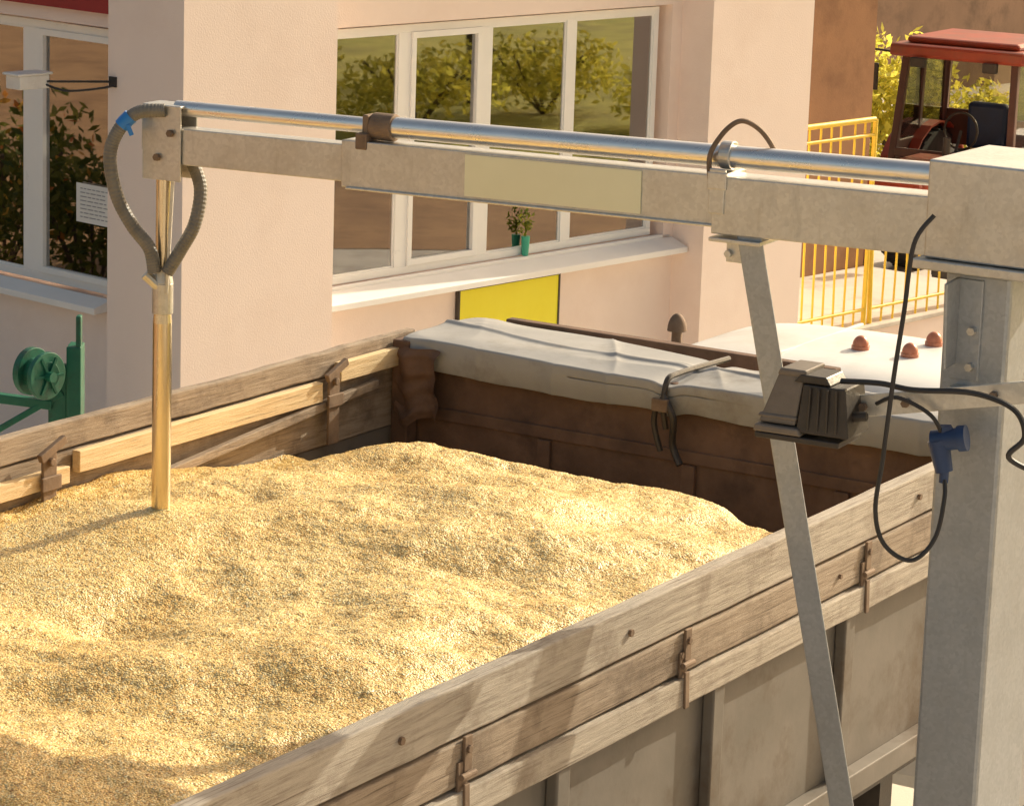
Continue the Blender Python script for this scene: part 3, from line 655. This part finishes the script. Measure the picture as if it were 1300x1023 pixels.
m=MB(); m.tube([(.90,7.98,3.19),(1.0,7.92,3.20),(1.082,7.85,3.20),(1.231,7.79,3.21),(1.335,7.74,3.18),(1.365,7.72,3.11),(1.33,7.74,3.05),(1.42,7.76,3.0)],.008,8,8); so_(m,'cable',rubber,smooth=True)
m=MB(); m.tube([(1.0,7.98,3.13),(1.05,7.93,3.16),(1.14,7.90,3.12),(1.18,7.90,3.05)],.006,8,6); so_(m,'cable',rubber,smooth=True)
so_(MB().cyl((1.15,7.92,3.045),(1.225,7.89,3.062),.030,20).cyl((1.217,7.893,3.060),(1.238,7.885,3.065),.036,20),'plug_socket',blue,smooth=True)
m=MB(); m.cyl((1.185,7.90,2.965),(1.165,7.91,3.05),.024,16,.031); m.cyl((1.185,7.90,2.935),(1.185,7.90,2.97),.013,12); m.box(1.17,1.20,7.89,7.93,3.045,3.09); so_(m,'plug',blue,smooth=True)
L0=Vector((.845,8.04,3.13))
ax=Vector((ad.x,ad.y,0)); ay=-an
def LP(x,y,z): q=L0+ax*x+ay*y; return (q.x,q.y,L0.z+z)
def frus(mb,xa0,xa1,xb0,xb1,z0,z1,y0,y1,y2=None,y3=None):
    y2=y0 if y2 is None else y2; y3=y1 if y3 is None else y3
    vs=[LP(xa0,y0,z0),LP(xa1,y0,z0),LP(xa1,y1,z0),LP(xa0,y1,z0),LP(xb0,y2,z1),LP(xb1,y2,z1),LP(xb1,y3,z1),LP(xb0,y3,z1)]
    mb.add(vs,[(0,3,2,1),(4,5,6,7),(0,1,5,4),(1,2,6,5),(2,3,7,6),(3,0,4,7)])
m=MB(); frus(m,-.145,-.035,-.095,-.02,-.075,.075,-.07,.09,-.05,.08)
frus(m,-.148,-.03,-.144,-.03,-.060,-.048,-.073,.093,-.071,.092)
frus(m,-.102,-.02,-.094,-.015,.06,.080,-.056,.085)
frus(m,-.155,-.01,-.15,-.02,-.10,-.078,-.085,.10)
f=so_(m,'flood_lamp',greym,bev=.006,label='dark brown wedge shaped lamp housing')
m=MB(); frus(m,-.03,.125,-.018,.105,-.09,.045,-.075,.08,-.065,.075); frus(m,-.05,.06,-.03,.045,.047,.070,-.06,.06)
for i in range(4): frus(m,.0+i*.028,.008+i*.028,.004+i*.025,.011+i*.025,-.08,.04,-.078,-.07)
frus(m,-.15,.10,-.15,.10,-.118,-.102,-.08,.09)
m.cyl(LP(.10,-.02,-.04),LP(.155,-.02,-.03),.014,12)
out(m,'lamp_back_box',black,f,bev=.006)

# ------------------------------------------------------------ green reel machine
gm=empty('cable_reel',0,(-2.1,14,0),'green painted winch reel on upright steel channel','winch')
m=MB(); m.box(-2.13,-2.06,13.95,14.08,0,1.95); m.box(-2.085,-2.06,13.95,14.0,1.95,2.10); m.box(-2.22,-2.13,13.97,14.05,1.50,1.85); out(m,'upright',greenm,gm,bev=.006)
c=Vector((-2.30,13.9,1.84))
m=MB(); m.cyl(c,c+Vector((.03,-.02,0)),.115,32); m.cyl(c+Vector((.09,-.10,0)),c+Vector((.11,-.115,0)),.115,32); m.cyl(c,c+Vector((.11,-.115,0)),.07,24)
out(m,'reel',greenm,gm,bev=.004)
m=MB()
for i in range(6):
    a=i*1.047; m.obox(c+Vector((.115,-.12,0)),c+Vector((.115+.06*math.cos(a),-.12+.06*math.cos(a),.1*math.sin(a))),.012,.012)
m.cyl(c+Vector((.1,-.11,0)),c+Vector((.14,-.14,0)),.025,12); m.cyl(c+Vector((.05,0,0)),c+Vector((.2,.1,0)),.02,12); out(m,'reel_hub',greenm,gm)
m=MB(); m.obox((-2.75,13.95,1.72),(-2.2,13.97,1.66),.05,.045); m.obox((-2.6,13.9,1.45),(-2.15,13.97,1.72),.02,.03); m.obox((-2.62,13.95,0),(-2.62,13.95,1.7),.05,.05,(0,1,0)); out(m,'frame_arm',greenm,gm,bev=.004)

sc=empty('security_camera',BA,(11.05,13.60,2.83),'white security camera on bracket beside the window','security camera')
m=MB(); m.box(10.93,11.15,13.54,13.67,2.77,2.85); m.box(10.91,11.17,13.53,13.68,2.85,2.865); out(m,'housing',whitep,sc,bev=.012)
m=MB(); m.obox((11.08,13.58,2.81),(11.446,13.33,2.81),.012,.012); m.box(11.435,11.447,13.29,13.35,2.78,2.84); out(m,'bracket',rubber,sc)
m=MB(); m.tube([(11.12,13.55,2.795),(11.2,13.46,2.76),(11.32,13.36,2.77),(11.444,13.30,2.79)],.007,6,8); out(m,'camera_cable',rubber,sc,smooth=True)
for o in S.objects:
    for k in ('_base','_ang'):
        if k in o: del o[k]
